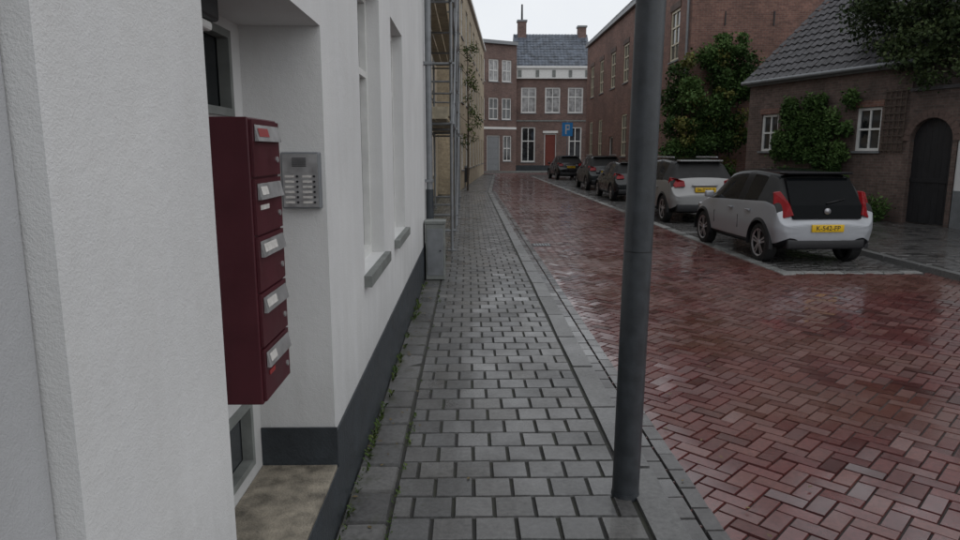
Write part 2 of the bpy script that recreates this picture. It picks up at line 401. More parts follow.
facade(mb,wn,Fn,1.5,2.3,[dict(u=(.45,1.22),z=(1.86,2.19),nx=1,nz=1,depth=.03,sill=False,frame='cabinet',t=.03),dict(u=(.72,1.22),z=(.37,.67),nx=1,nz=1,depth=.03,sill=False,frame='cabinet',t=.03)],'stucco',z0=.2)
mb.box(WORLD,-9,-1.05,-2,11,-.01,8,'stucco'); 
mb.box(WORLD,-1.049,XW-.002,10.99,11.0,0,8,'stucco'); mb.box(WORLD,-1.049,XW-.002,-2,-1.99,0,8,'stucco')
mb.box(WORLD,-9.1,XW+.1,-2.05,11.05,8.0,8.25,'whiteframe')
mb.make('walls',wb); wn.make('windows',wb)
pl=MB()
pl.box(F,2.983-Y0,13,.001,.010,-.005,.45,'plinth'); pl.box(F,1.05-Y0,1.667-Y0,.001,.010,-.005,.45,'plinth')
pl.box(WORLD,XW-.338,XW+.010,2.968,2.978,.29,.47,'plinth')
pl.make('plinth',wb)
st=MB(); st.box(WORLD,XW-.339,XW+.006,1.672,2.966,.0,.290,'concrete'); st.box(WORLD,XW+.0062,XW+.011,1.672,2.982,-.005,.275,'plinth'); st.make('door_step',wb,bevel=.004)
lm=MB(); lm.box(WORLD,-.93,-.78,1.95,2.25,2.12,2.235,'black'); lm.box(WORLD,-.915,-.795,1.97,2.23,2.09,2.119,'whiteframe'); lm.make('ceiling_lamp',wb,bevel=.01)
dp=root('drain_pipe',(-.55,9.7,0)); mb=MB()
mb.cyl((-.555,9.7,1.2),(-.555,9.7,7.9),.045,.045,'gutter',14); mb.cyl((-.555,9.7,.02),(-.555,9.7,1.2),.055,.055,'plinth',14)
for z in (1.3,2.9,4.5,6.1): mb.box(WORLD,-.618,-.5,9.64,9.76,z,z+.04,'gutter')
mb.make('pipe',dp,smooth=True)
# mailboxes
ml=root('mailbox_cluster',(-.8,2.25,1.4))
mb=MB(); mb.box(WORLD,-.955,-.665,2.10,2.405,.915,1.825,'maroon'); mb.make('case',ml,bevel=.004)
fl=MB()
for i in range(5):
    z=.925+i*.18
    fl.box(WORLD,-.664,-.655,2.108,2.397,z,z+.172,'maroon')
    a,b=2.125,2.385; zt=z+.158; zb=z+.108; xo=-.6415
    P=[(-.653,a,zt),(-.653,b,zt),(xo,b,zb),(xo,a,zb)]
    fl.poly(P,'steel',rev=True); fl.poly([(-.653,a,zt),(xo,a,zb),(-.653,a,zb)],'steel',rev=True); fl.poly([(-.653,b,zt),(-.653,b,zb),(xo,b,zb)],'steel',rev=True)
    fl.poly([(-.653,a,zb),(xo,a,zb),(xo,b,zb),(-.653,b,zb)],'black',rev=True)
    d=.0012; L_=.05+.025*((i*7)%3)
    fl.poly([(-.6505+d,a+.02,zt-.010),(-.6505+d,a+.02+L_*1.4,zt-.010),(-.6445+d,a+.02+L_*1.4,zb+.014),(-.6445+d,a+.02,zb+.014)],'label' if i!=4 else 'redlabel',rev=True)
    if i in (0,3): fl.box(WORLD,-.6545,-.6525,2.15,2.21+.01*i,z+.075,z+.09,'label' if i%2 else 'redlabel')
    fl.cyl((-.655,2.36,z+.05),(-.650,2.36,z+.05),.010,.010,'steel',10)
fl.make('doors_and_flaps',ml)
ic=root('intercom_panel',(-.715,2.95,1.6)); mb=MB()
mb.box(WORLD,-.80,-.635,2.935,2.979,1.48,1.72,'gutter'); mb.make('case',ic,bevel=.006)
mb=MB(); mb.box(WORLD,-.792,-.643,2.930,2.934,1.488,1.712,'steel')
for r in range(6):
    for c in (0,1):
        mb.box(WORLD,-.783+.075*c,-.743+.075*c,2.9275,2.9295,1.503+.022*r,1.513+.022*r,'label')
        mb.cyl((-.730+.072*c,2.9295,1.508+.022*r),(-.730+.072*c,2.925,1.508+.022*r),.005,.005,'black',8)
for r in range(5): mb.box(WORLD,-.75,-.69,2.9275,2.9295,1.66+.008*r,1.6635+.008*r,'black')
mb.make('face_plate',ic)
uc=root('utility_cabinet',(-.46,9.4,0)); mb=MB(); mb.box(WORLD,-.59,-.33,9.15,9.5,0,.76,'cabinet'); mb.make('body',uc,bevel=.01)
mb=MB(); mb.box(WORLD,-.60,-.32,9.14,9.51,.761,.80,'cabinet'); mb.box(WORLD,-.57,-.35,9.143,9.1495,.06,.7,'gutter'); mb.cyl((-.39,9.143,.4),(-.39,9.13,.4),.012,.012,'black',8); mb.make('lid_and_door',uc,bevel=.006)
# ------------------------------------------------------------ tan building
tb=root('tan_brick_building',(-.6,28,0)); mb=MB();wn=MB()
F=Fr((-1.25,11.06),(-1.25,28),1); ops=[]
for k,y in enumerate((1.2,4.0,7,10,13)):
    ops.append(dict(u=(y,y+1.3),z=(.9,2.5),depth=.1)); ops.append(dict(u=(y,y+1.3),z=(3.8,5.4),depth=.1)); ops.append(dict(u=(y,y+1.3),z=(6.4,7.9),depth=.1))
facade(mb,wn,F,F.L,8.8,ops,'bricktan'); mb.box(F,0,F.L,-6,-.25,0,8.8,'bricktan'); mb.box(F,-.0,F.L,-.2,.12,8.81,9.0,'whiteframe')
mb.box(F,0,F.L,.001,.06,3.0,3.2,'whiteframe')
F=Fr((-.6,28.05),(1.2,55),1); ops=[]
for y in (1,4,7,10,13,16,19,22,24.6):
    for z in (.9,4,6.9): ops.append(dict(u=(y,y+1.3),z=(z,z+1.7),depth=.1))
facade(mb,wn,F,F.L,9.4,ops,'bricktan'); mb.box(F,0,F.L,-7,-.25,0,9.4,'bricktan'); mb.box(F,-.1,F.L+.1,-.3,.15,9.41,9.6,'whiteframe')
mb.box(F,F.L-.02,F.L,-.25,-.001,0,9.4,'bricktan'); mb.box(F,0,.02,-.25,-.001,0,9.4,'bricktan')
mb.make('walls',tb); wn.make('windows',tb)
sc=root('scaffolding',(-.7,17,0)); mb=MB(); XO=-.30
for y in (12.0,15.0,18.0,21.2):
    for x in (-1.05,XO): mb.cyl((x,y,0),(x,y,7.6),.03,.03,'gutter',8); mb.box(WORLD,x-.07,x+.07,y-.07,y+.07,0.002,.012,'gutter')
    for z in (.35,2.2,3.2,4.2,5.2,6.2): mb.cyl((-1.1,y,z),(XO+.06,y,z),.024,.024,'gutter',8)
for z in (2.2,4.2,6.2):
    for x in (-1.05,XO):
        for dz in (0,.5,1.0): mb.cyl((x,11.8,z+dz+.02),(x,21.4,z+dz+.02),.024,.024,'gutter',8)
for i,(ya,yb) in enumerate(((12.0,15.0),(15.0,18.0),(18.0,21.2))):
    for j,z in enumerate((0.1,2.2,4.2)):
        if (i+j)%2: mb.cyl((XO+.03,ya,z),(XO+.03,yb,z+2),.018,.018,'gutter',8)
mb.make('tubes',sc,smooth=True)
mb=MB()
for z in (2.28,4.28,6.28):
    for k in range(3): mb.box(WORLD,-.98+.2*k,-.80+.2*k,11.9,21.3,z,z+.04,'plank')
    mb.box(WORLD,XO-.055,XO-.03,11.9,21.3,z+.045,z+.20,'plank')
    mb.box(WORLD,-1.0,XO-.06,11.86,11.89,z,z+.20,'plank'); mb.box(WORLD,-1.0,XO-.06,21.31,21.34,z,z+.20,'plank')
mb.make('planks',sc)
lb=root('litter_bin',(-.2,34,0)); mb=MB(); mb.cyl((-.2,34,.25),(-.2,34,.95),.20,.24,'black',20); mb.cyl((-.2,34,.96),(-.2,34,1.06),.25,.12,'black',20); mb.cyl((-.2,34,0),(-.2,34,.25),.05,.05,'gutter',10); mb.make('bin_body',lb,smooth=True)
# ------------------------------------------------------------ far houses
fh=root('brick_house',(7.7,64,0)); mb=MB();wn=MB()
YF=64; F=Fr((4.35,YF),(11.15,YF),1); ops=[]
for u in (.45,2.65,4.75): ops.append(dict(u=(u,u+1.4),z=(5.25,7.55),nx=2,nz=2,split=.62,depth=.12,t=.12,glass='curtain'))
ops+= [dict(u=(.5,1.8),z=(.8,4.0),nx=2,nz=2,split=.6,t=.12),dict(u=(2.65,3.75),z=(0,3.4),kind='door'),dict(u=(4.9,6.1),z=(.8,4.0),nx=2,nz=2,split=.6,t=.12)]
facade(mb,wn,F,6.8,8.3,ops,'brickfar'); mb.box(F,0,6.8,-8,-.2,0,8.3,'brickfar')
mb.box(F,-.1,6.9,-.1,.25,8.3,9.2,'whiteframe'); mb.box(F,-.15,6.95,-.1,.4,9.2,9.4,'whiteframe')
for u in (.3,1.9,3.4,4.9,6.4): mb.box(F,u-.15,u+.15,.251,.30,8.45,9.05,'cabinet')
mb.box(F,0,6.8,.001,.02,0,.5,'plinth'); mb.box(F,0,6.8,.001,.05,4.5,4.62,'cabinet')
mb.box(F,2.5,3.9,.001,.05,3.45,3.65,'whiteframe')
mb.make('walls',fh); wn.make('windows',fh)
rf=MB(); pantile(rf,F,-.1,6.9,9.3,12.7,.2,-3.2,'slate',tw=.3,th=.35,sub=4)
for u in (0,6.8): rf.poly([F(u,.1,9.2),F(u,-6.6,9.2),F(u,-3.2,12.7)],'brickfar',[(0,0),(6.7,0),(3.4,3.5)],rev=u>0)
rf.poly([F(-.1,-3.2,12.7),F(6.9,-3.2,12.7),F(6.9,-6.8,9.2),F(-.1,-6.8,9.2)],'slate')
rf.make('roof',fh)
ch=MB()
ch.box(F,.3,1.1,-3.6,-2.8,12.2,13.8,'brickfar'); ch.box(F,.22,1.18,-3.68,-2.72,13.8,13.95,'gutter'); ch.cyl(F(.7,-3.2,13.9),F(.7,-3.2,15.4),.10,.08,'black',8)
ch.box(F,6.0,6.75,-3.6,-2.8,11.6,13.3,'brickfar'); ch.box(F,5.92,6.83,-3.68,-2.72,13.3,13.45,'gutter')
ch.make('chimneys',fh)
f2=root('brick_house',(2.6,62,0)); mb=MB();wn=MB(); F=Fr((.2,61.2),(4.34,63.4),1); ops=[]
for u in (.4,1.8,3.15):
    for z in (4.6,7.9): ops.append(dict(u=(u,u+1.0),z=(z,z+1.9),depth=.12,t=.1,glass='curtain' if z>7 else 'glass'))
ops+=[dict(u=(1.6,3.0),z=(.05,3.2),kind='garage',dm='gutter'),dict(u=(3.3,4.2),z=(.9,3.2),t=.1),dict(u=(.3,1.1),z=(0.05,2.6),kind='door',dm='wood')]
facade(mb,wn,F,F.L,11.1,ops,'brickfar'); mb.box(F,0,F.L,-8,-.2,0,11.1,'brickfar'); mb.box(F,-.1,F.L-.01,-.15,.25,11.11,11.4,'gutter')
mb.box(F,0,F.L,.001,.04,3.75,3.95,'whiteframe')
mb.make('walls',f2); wn.make('windows',f2)
f3=root('brick_house',(-6,60,0)); mb=MB();wn=MB(); F=Fr((-14,59),(.15,61.2),1); ops=[]
for i in range(6):
    for z in (1,4.4,7.5): ops.append(dict(u=(1+2.2*i,2.2+2.2*i),z=(z,z+1.9),t=.1))
facade(mb,wn,F,F.L,10.2,ops,'brickred'); mb.box(F,0,F.L,-8,-.2,0,10.2,'brickred'); mb.make('walls',f3); wn.make('windows',f3)
f4=root('brick_house',(15,63,0)); mb=MB();wn=MB(); F=Fr((11.2,63.6),(22,63.6),1); ops=[]
for i in range(4):
    for z in (1,4.4): ops.append(dict(u=(1+2.4*i,2.2+2.4*i),z=(z,z+1.9),t=.1))
facade(mb,wn,F,F.L,8.0,ops,'brickred'); mb.box(F,0,F.L,-8,-.2,0,8,'brickred'); pantile(mb,F,0,10.8,8,11,.2,-4,'tile',tw=.4,sub=4); mb.make('walls',f4); wn.make('windows',f4)
sg=root('parking_sign',(7.4,52,0)); mb=MB(); xs,ys=7.4,52
mb.cyl((xs,ys,-.08),(xs,ys,4.0),.035,.035,'gutter',10); mb.box(WORLD,xs-.4,xs+.4,ys-.06,ys-.04,2.9,3.9,'bluesign')
mb.box(WORLD,xs-.16,xs-.06,ys-.066,ys-.061,3.05,3.75,'label'); mb.box(WORLD,xs-.055,xs+.16,ys-.066,ys-.061,3.65,3.75,'label'); mb.box(WORLD,xs-.055,xs+.16,ys-.066,ys-.061,3.35,3.45,'label'); mb.box(WORLD,xs+.10,xs+.16,ys-.067,ys-.0611,3.452,3.648,'label')
mb.make('post_and_plate',sg)
# ------------------------------------------------------------ large brick building right
bb=root('large_brick_building',(8.2,36,0)); mb=MB();wn=MB()
F=Fr((8.2,26),(8.2,48.5),-1); F.N=Vector((-1,0,0)); ops=[]
for u in (1.5,6.9,10.0,13.2,16.6,19.8): 
    ops.append(dict(u=(u,u+1.2),z=(5.3,7.25),nx=2,nz=3,t=.09,frame='creamframe',depth=.08))
for u in (6.9,10.0,16.6,19.8): ops.append(dict(u=(u,u+1.2),z=(1.5,3.7),nx=2,nz=3,t=.09,frame='creamframe',depth=.08))
ops.append(dict(u=(13.3,14.4),z=(.05,2.6),kind='door',dm='wood'))
facade(mb,wn,F,22.5,8.75,ops,'brickred')
mb.box(F,-.05,22.6,.001,.18,8.76,8.95,'gutter'); mb.box(F,0,22.5,.001,.03,0,.6,'brickdark')
for u in (1.5,6.9,10.0,13.2,16.6,19.8): mb.box(F,u-.1,u+1.3,.001,.03,7.26,7.5,'brickdark')
Fe=Fr((8.2,26),(17.2,26),1)
facade(mb,wn,Fe,9,8.75,[dict(u=(5.2,6.2),z=(4.6,6.2),t=.08,depth=.1)],'brickred')
mb.poly([Fe(0,0,8.75),Fe(9,0,8.75),Fe(4.5,0,13.2)],'brickred',[(0,8.75),(9,8.75),(4.5,13.2)])
Fb=Fr((8.2,48.5),(17.2,48.5),1)
mb.poly([Fb(0,0,0),Fb(9,0,0),Fb(9,0,8.75),Fb(4.5,0,13.2),Fb(0,0,8.75)],'brickred',[(0,0),(9,0),(9,8.75),(4.5,13.2),(0,8.75)],rev=True)
mb.poly([(17.2,26,0),(17.2,48.5,0),(17.2,48.5,8.75),(17.2,26,8.75)],'brickred',[(0,0),(22,0),(22,8.7),(0,8.7)])
for (x,z) in ((1.2,6.3),(3.0,6.3),(1.2,4.6)): mb.box(Fe,x,x+.04,.001,.03,z,z+.5,'black')
mb.make('walls',bb); wn.make('windows',bb)
rf=MB(); pantile(rf,F,-.1,22.6,8.9,13.3,.15,-4.5,'tile',tw=.3,th=.4,sub=4)
rf.poly([(12.7,25.9,13.3),(12.7,48.6,13.3),(17.4,48.6,8.7),(17.4,25.9,8.7)],'tile',rev=True); rf.make('roof',bb)
ch=MB(); ch.box(WORLD,11.6,12.6,44,45,12.3,14.6,'brickred'); ch.make('chimney',bb)
dp=root('drain_pipe',(8.1,26.3,0)); mb=MB(); mb.cyl((8.12,26.25,0),(8.12,26.25,8.8),.05,.05,'gutter',10); mb.make('pipe',dp,smooth=True)
# ------------------------------------------------------------ low house with tiled roof
A=Vector((8.9,22.0)); B=Vector((11.2,15.0)); 
lh=root('low_brick_house',(9.6,20,0)); mb=MB();wn=MB(); F=Fr(A,B,1)
ops=[dict(u=(.6,1.3),z=(1.75,2.85),nx=2,nz=2,t=.07),dict(u=(4.1,4.85),z=(1.75,2.85),nx=2,nz=2,t=.07)]
facade(mb,wn,F,5.62,3.85,ops,'brickdark',depth=.1)
for uu in (.6,4.1): mb.box(F,uu-.06,uu+.81,.002,.02,2.86,3.02,'brickred')
for u in (0,5.62):
    mb.poly([F(u,0,0),F(u,-6,0),F(u,-6,3.85),F(u,-3,6.55),F(u,0,3.85)],'brickdark',[(0,0),(6,0),(6,3.85),(3,6.55),(0,3.85)],rev=u==0)
mb.box(F,0,5.62,-6.2,-6,0,3.85,'brickdark')
mb.box(F,-.05,5.68,.001,.10,3.74,3.86,'gutter')
mb.make('walls',lh); wn.make('windows',lh)
rf=MB(); pantile(rf,F,-.15,5.8,3.85,6.65,.16,-3.0,'tile',tw=.25,th=.33,sub=8,amp=.045)
rf.poly([F(-.15,-3,6.66),F(5.8,-3,6.66),F(5.8,-6.3,3.75),F(-.15,-6.3,3.75)],'tile')
for i in range(15): rf.cyl(F(-.15+.4*i,-3,6.68),F(.27+.4*i,-3,6.70),.10,.085,'tile',10)
rf.make('roof',lh,smooth=True)
mb=MB(); mb.cyl(F(-.15,.2,3.84),F(5.75,.2,3.84),.06,.06,'gutter',10); mb.make('roof_gutter',lh,smooth=True)
gw=root('garden_wall',(10.9,16,0)); mb=MB()
u0,u1,ua,ub,H=5.63,6.9,5.72,6.78,3.15; rc=(ub-ua)/2; uc_=(ua+ub)/2; zs=1.98
def gq(a,b,c,d): mb.poly([F(a,.02,c),F(b,.02,c),F(b,.02,d),F(a,.02,d)],'brickdark',[(a,c),(b,c),(b,d),(a,d)])
gq(u0,ua,0,H); gq(ub,u1,0,H)
n=14
for i in range(n):
    t0=math.pi*i/n;t1=math.pi*(i+1)/n
    a0,a1=uc_-rc*math.cos(t0),uc_-rc*math.cos(t1); h0,h1=zs+rc*math.sin(t0),zs+rc*math.sin(t1)
    mb.poly([F(a0,.02,h0),F(a1,.02,h1),F(a1,.02,H),F(a0,.02,H)],'brickdark',[(a0,h0),(a1,h1),(a1,H),(a0,H)])
    mb.poly([F(a0,.02,h0),F(a1,.02,h1),F(a1,-.25,h1),F(a0,-.25,h0)],'brickdark',[(a0,0),(a1,0),(a1,.25),(a0,.25)],rev=True)
    g=.01; R1=rc+.01; R2=rc+.2; s0=t0+g; s1=t1-g
    mb.poly([F(uc_-R1*math.cos(s0),.035,zs+R1*math.sin(s0)),F(uc_-R1*math.cos(s1),.035,zs+R1*math.sin(s1)),F(uc_-R2*math.cos(s1),.035,zs+R2*math.sin(s1)),F(uc_-R2*math.cos(s0),.035,zs+R2*math.sin(s0))],'brickdark',[(.02,.01),(.1,.01),(.1,.06),(.02,.06)])
for a in (ua,ub): mb.poly([F(a,.02,0),F(a,-.25,0),F(a,-.25,zs),F(a,.02,zs)],'brickdark',[(0,0),(.25,0),(.25,zs),(0,zs)],rev=a==ub)
mb.box(F,u0,u1,-.28,.06,H,H+.08,'tile'); mb.make('brickwork',gw)
mb=MB()
for i in range(7): a=ua+(ub-ua)*i/7; mb.box(F,a+.004,a+(ub-ua)/7-.004,-.14,-.11,.03,2.53,'black')
mb.box(F,ua,ub,-.109,-.09,1.0,1.1,'black'); mb.make('gate',gw)
wn_=root('white_plaster_house',(11.6,13,0)); mb=MB();wn=MB(); F2=Fr((11.06,15.42),(11.9,7.0),1)
facade(mb,wn,F2,F2.L,6.5,[dict(u=(1.2,2.4),z=(1,2.8)),dict(u=(4.2,5.2),z=(.1,2.5),kind='door',dm='wood'),dict(u=(1.2,2.4),z=(4,5.6)),dict(u=(4.2,5.4),z=(4,5.6))],'stucco'); mb.box(F2,0,F2.L,-6,-.2,0,6.5,'stucco')
mb.box(F2,-.02,-.001,-.2,0,0,6.5,'stucco'); mb.box(F2,0,1.1,.001,.02,0,.85,'gutter'); mb.box(F2,2.45,4.1,.001,.02,0,.85,'gutter')
mb.make('walls',wn_); wn.make('windows',wn_)
tr=root('wall_trellis',(10.6,17,0)); mb=MB()
for i in range(5): u=4.95+.14*i; mb.box(F,u,u+.028,.03,.045,1.7,3.25,'lattice')
for i in range(9): z=1.75+.18*i; mb.box(F,4.92,5.56,.046,.06,z,z+.028,'lattice')
mb.make('lattice',tr)
# ------------------------------------------------------------ vegetation
def rclumps(c,ext,n,rr,nl,seed):
    r=random.Random(seed); out=[]
    for i in range(n):
        d=Vector((r.uniform(-1,1),r.uniform(-1,1),r.uniform(-1,1)))
        p=(c[0]+d.x*ext[0],c[1]+d.y*ext[1],c[2]+d.z*ext[2]); q=r.uniform(.6,1.2)*rr
        out.append((p,(q,q,q*.85),int(nl*q/rr)))
    return out
iv=root('climbing_shrub',(8.9,25.3,0)); mb=MB()
for i in range(7):
    x=8.0+.3*i; mb.cyl((x,25.8,0),(x+random.uniform(-.3,.3),25.7,2.5),.04,.03,'bark',7); mb.cyl((x,25.7,2.5),(x+random.uniform(-.5,.5),25.5,4.6),.03,.012,'bark',7)
mb.make('stems',iv,smooth=True)
cl=rclumps((8.6,25.4,2.3),(1.15,.3,1.8),32,.45,480,3)+rclumps((9.5,25.5,3.7),(.85,.25,1.6),24,.42,420,4)+rclumps((7.9,26.2,3.2),(.25,.6,1.5),10,.38,380,5)+rclumps((9.6,25.4,5.3),(.5,.25,.7),8,.3,240,6)
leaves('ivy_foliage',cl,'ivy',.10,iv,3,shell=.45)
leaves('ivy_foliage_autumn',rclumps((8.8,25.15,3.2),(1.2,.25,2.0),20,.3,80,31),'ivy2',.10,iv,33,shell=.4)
sh=root('wall_shrub',tuple(F(2.7,.4,0))); mb=MB()
for i in range(6): mb.cyl(F(2.3+.15*i,.15,0),F(1.7+.35*i,.1,2.0),.03,.012,'bark',7)
mb.make('stems',sh,smooth=True)
cl=[]
r=random.Random(9)
for i in range(80):
    z=r.uniform(.3,3.15); u=r.uniform(1.45,3.95) if z<2.2 else r.uniform(1.8,4.05)
    q=r.uniform(.18,.34); cl.append((tuple(F(u,.16,z)),(q*.7,q,q),220))
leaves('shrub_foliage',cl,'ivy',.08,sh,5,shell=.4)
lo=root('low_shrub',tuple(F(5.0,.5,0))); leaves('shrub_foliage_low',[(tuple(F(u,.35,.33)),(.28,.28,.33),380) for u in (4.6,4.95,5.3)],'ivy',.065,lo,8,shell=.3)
bt=root('garden_tree',(13.2,18.2,0)); mb=MB()
base=Vector((13.4,17.6,0)); fork=Vector((13.2,17.5,3.6)); mb.cyl(base,fork,.22,.15,'bark',12)
tips=[]; r=random.Random(21)
for i in range(11):
    a=r.uniform(0,6.28); l=r.uniform(1.5,3.2); p=fork+Vector((math.cos(a)*l,math.sin(a)*l,r.uniform(.8,3.6))); mid=fork.lerp(p,.5)+Vector((0,0,.3))
    mb.cyl(fork,mid,.09,.055,'bark',8); mb.cyl(mid,p,.055,.02,'bark',7); tips.append(p)
    for j in range(3):
        q=p+Vector((r.uniform(-.9,.9),r.uniform(-.9,.9),r.uniform(-.4,.8))); mb.cyl(mid.lerp(p,.7),q,.02,.006,'bark',5); tips.append(q)
for (tx,ty,tz) in ((10.6,17.6,4.9),(10.2,18.2,5.6),(10.9,16.6,4.0),(10.8,16.2,5.2),(11.2,15.8,3.7),(11.4,17.8,6.2),(10.4,17.2,6.2),(11.0,16.4,6.2),(10.4,17.0,4.3),(10.7,16.6,5.0),(10.1,17.6,5.2),(9.9,18.0,6.3),(11.1,16.1,4.5)):
    p=Vector((tx,ty,tz)); mb.cyl(fork+Vector((0,0,.2)),p,.06,.012,'bark',7); tips+=[p,fork.lerp(p,.75)+Vector((0,0,.1))]
    for j in range(3): tips.append(p+Vector((r.uniform(-.6,.5),r.uniform(-.7,.7),r.uniform(-.45,.5))))
mb.make('trunk_and_branches',bt,smooth=True)
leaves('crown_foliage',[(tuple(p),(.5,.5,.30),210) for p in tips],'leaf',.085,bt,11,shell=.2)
yt=root('young_street_tree',(-.05,31,0)); mb=MB(); b0=Vector((-.05,31,0)); mb.cyl(b0,b0+Vector((.03,0,2.5)),.045,.035,'bark',8); mb.cyl(b0+Vector((.03,0,2.5)),b0+Vector((0,0,6)),.035,.012,'bark',8)
tp=[]; r=random.Random(5)
for i in range(22):
    z=r.uniform(1.7,5.9); a=r.uniform(0,6.28); l=r.uniform(.25,.6); p=b0+Vector((math.cos(a)*l,math.sin(a)*l,z+.4)); mb.cyl(b0+Vector((0,0,z)),p,.014,.005,'bark',5); tp.append(p)
mb.make('trunk',yt,smooth=True); leaves('young_foliage',[(tuple(p),(.24,.24,.26),50) for p in tp],'leafy',.08,yt,13,shell=.1)
wd=root('wall_weeds',(-.58,6,0)); V=[];Fc=[];Rv=[]
r=random.Random(3)
for t in range(110):
    y=r.choice([r.uniform(2.7,4.5),r.uniform(3,11),r.uniform(5,11.5)]); x=-.598+abs(r.gauss(0,.012)) if r.random()<.7 else -.38+r.gauss(0,.008)
    hh=r.uniform(.010,.038)*(1 if r.random()<.88 else 2.0); 
    if x>-.45: hh=min(hh,.03)*.5
    for k in range(r.randint(5,14)):
        a=r.uniform(0,6.28); l=hh*r.uniform(.5,1.2); s=r.uniform(.002,.006); px=x+r.uniform(-.0,.02); py=y+r.uniform(-.05,.05)
        dx,dy=math.cos(a),math.sin(a); i=len(V)
        V+=[(px-dy*s,py+dx*s,0),(px+dy*s,py-dx*s,0),(px+dx*l*.5+dy*s,py+dy*l*.5-dx*s,l*.8),(px+dx*l,py+dy*l,l*.9)]; Fc.append((i,i+1,i+2,i+3)); Rv+=[r.random()]*4
me=bpy.data.meshes.new('weeds'); me.from_pydata(V,[],Fc); at=me.attributes.new('rnd','FLOAT','POINT'); at.data.foreach_set('value',Rv); me.materials.append(M['weed']); o=bpy.data.objects.new('weed_blades',me); COL.objects.link(o); attach(o,wd)
fz=MB(); r=random.Random(77)
for i in range(240):
    if r.random()<.45: x,y,z=r.uniform(1.1,1.5),r.uniform(2,26),RZ+.019
    elif r.random()<.5: x,y,z=-.60+abs(r.gauss(.05,.12)),r.uniform(2.8,12),.010
    else: x,y,z=r.uniform(-.4,6.5),r.uniform(3,20),.010
    if x>1.03 and z>0: z=RZ+.019
    a=r.uniform(0,6.28); l=r.uniform(.010,.022); c_,s_=math.cos(a)*l,math.sin(a)*l
    fz.poly([(x-c_,y-s_,z),(x+s_*.5,y-c_*.5,z+.002),(x+c_,y+s_,z+.001),(x-s_*.5,y+c_*.5,z+.002)],'litter')
fz.make('fallen_leaves')
# ------------------------------------------------------------ lamp post
lp=root('street_lamp',(.795,3.22,0)); mb=MB()
x,y=.795,3.22
mb.cyl((x,y,-.02),(x,y,1.25),.0675,.0675,'pole',40); mb.cyl((x,y,1.25),(x,y,1.256),.066,.066,'black',40); mb.cyl((x,y,1.256),(x,y,3.2),.0675,.0675,'pole',40); mb.cyl((x,y,3.2),(x,y,6.2),.05,.04,'pole',32)
mb.cyl((x,y,-.01),(x,y,.02),.073,.069,'pole',40)
mb.cyl((x,y,6.2),(x+.35,y,6.5),.03,.03,'pole',16)
mb.make('post',lp,smooth=True)
mb=MB(); mb.box(WORLD,x+.25,x+.95,y-.11,y+.11,6.46,6.56,'pole'); mb.box(WORLD,x+.35,x+.9,y-.09,y+.09,6.44,6.459,'whiteframe'); mb.make('lantern_head',lp,bevel=.02)
lp.rotation_euler=(0,math.radians(.7),0)
# ------------------------------------------------------------ cars
HATCH=[#y   zb  ws  wm  wb  wr   zs  zm  zbelt zr
(0.00,.40,.62,.70,.69,.60,.45,.54,.63,.67),
(0.05,.32,.74,.80,.79,.66,.40,.56,.69,.73),
(0.11,.28,.79,.85,.82,.68,.36,.58,.84,.92),
(0.18,.25,.81,.865,.82,.68,.34,.60,.95,1.03),
(0.50,.22,.83,.87,.82,.60,.33,.62,.99,1.40),
(0.72,.20,.84,.87,.82,.60,.33,.62,.98,1.46),
(1.38,.20,.84,.87,.82,.60,.33,.62,.95,1.49),
(1.46,.20,.84,.87,.82,.60,.33,.62,.95,1.49),
(2.02,.20,.84,.87,.82,.60,.33,.62,.93,1.47),
(2.32,.20,.84,.87,.82,.60,.33,.62,.92,1.40),
(2.90,.21,.84,.87,.80,.66,.33,.62,.90,.99),
(3.28,.24,.82,.86,.77,.60,.34,.60,.82,.91),
(3.56,.28,.76,.80,.70,.52,.38,.56,.70,.79),
(3.70,.36,.60,.66,.58,.45,.42,.52,.60,.66)]
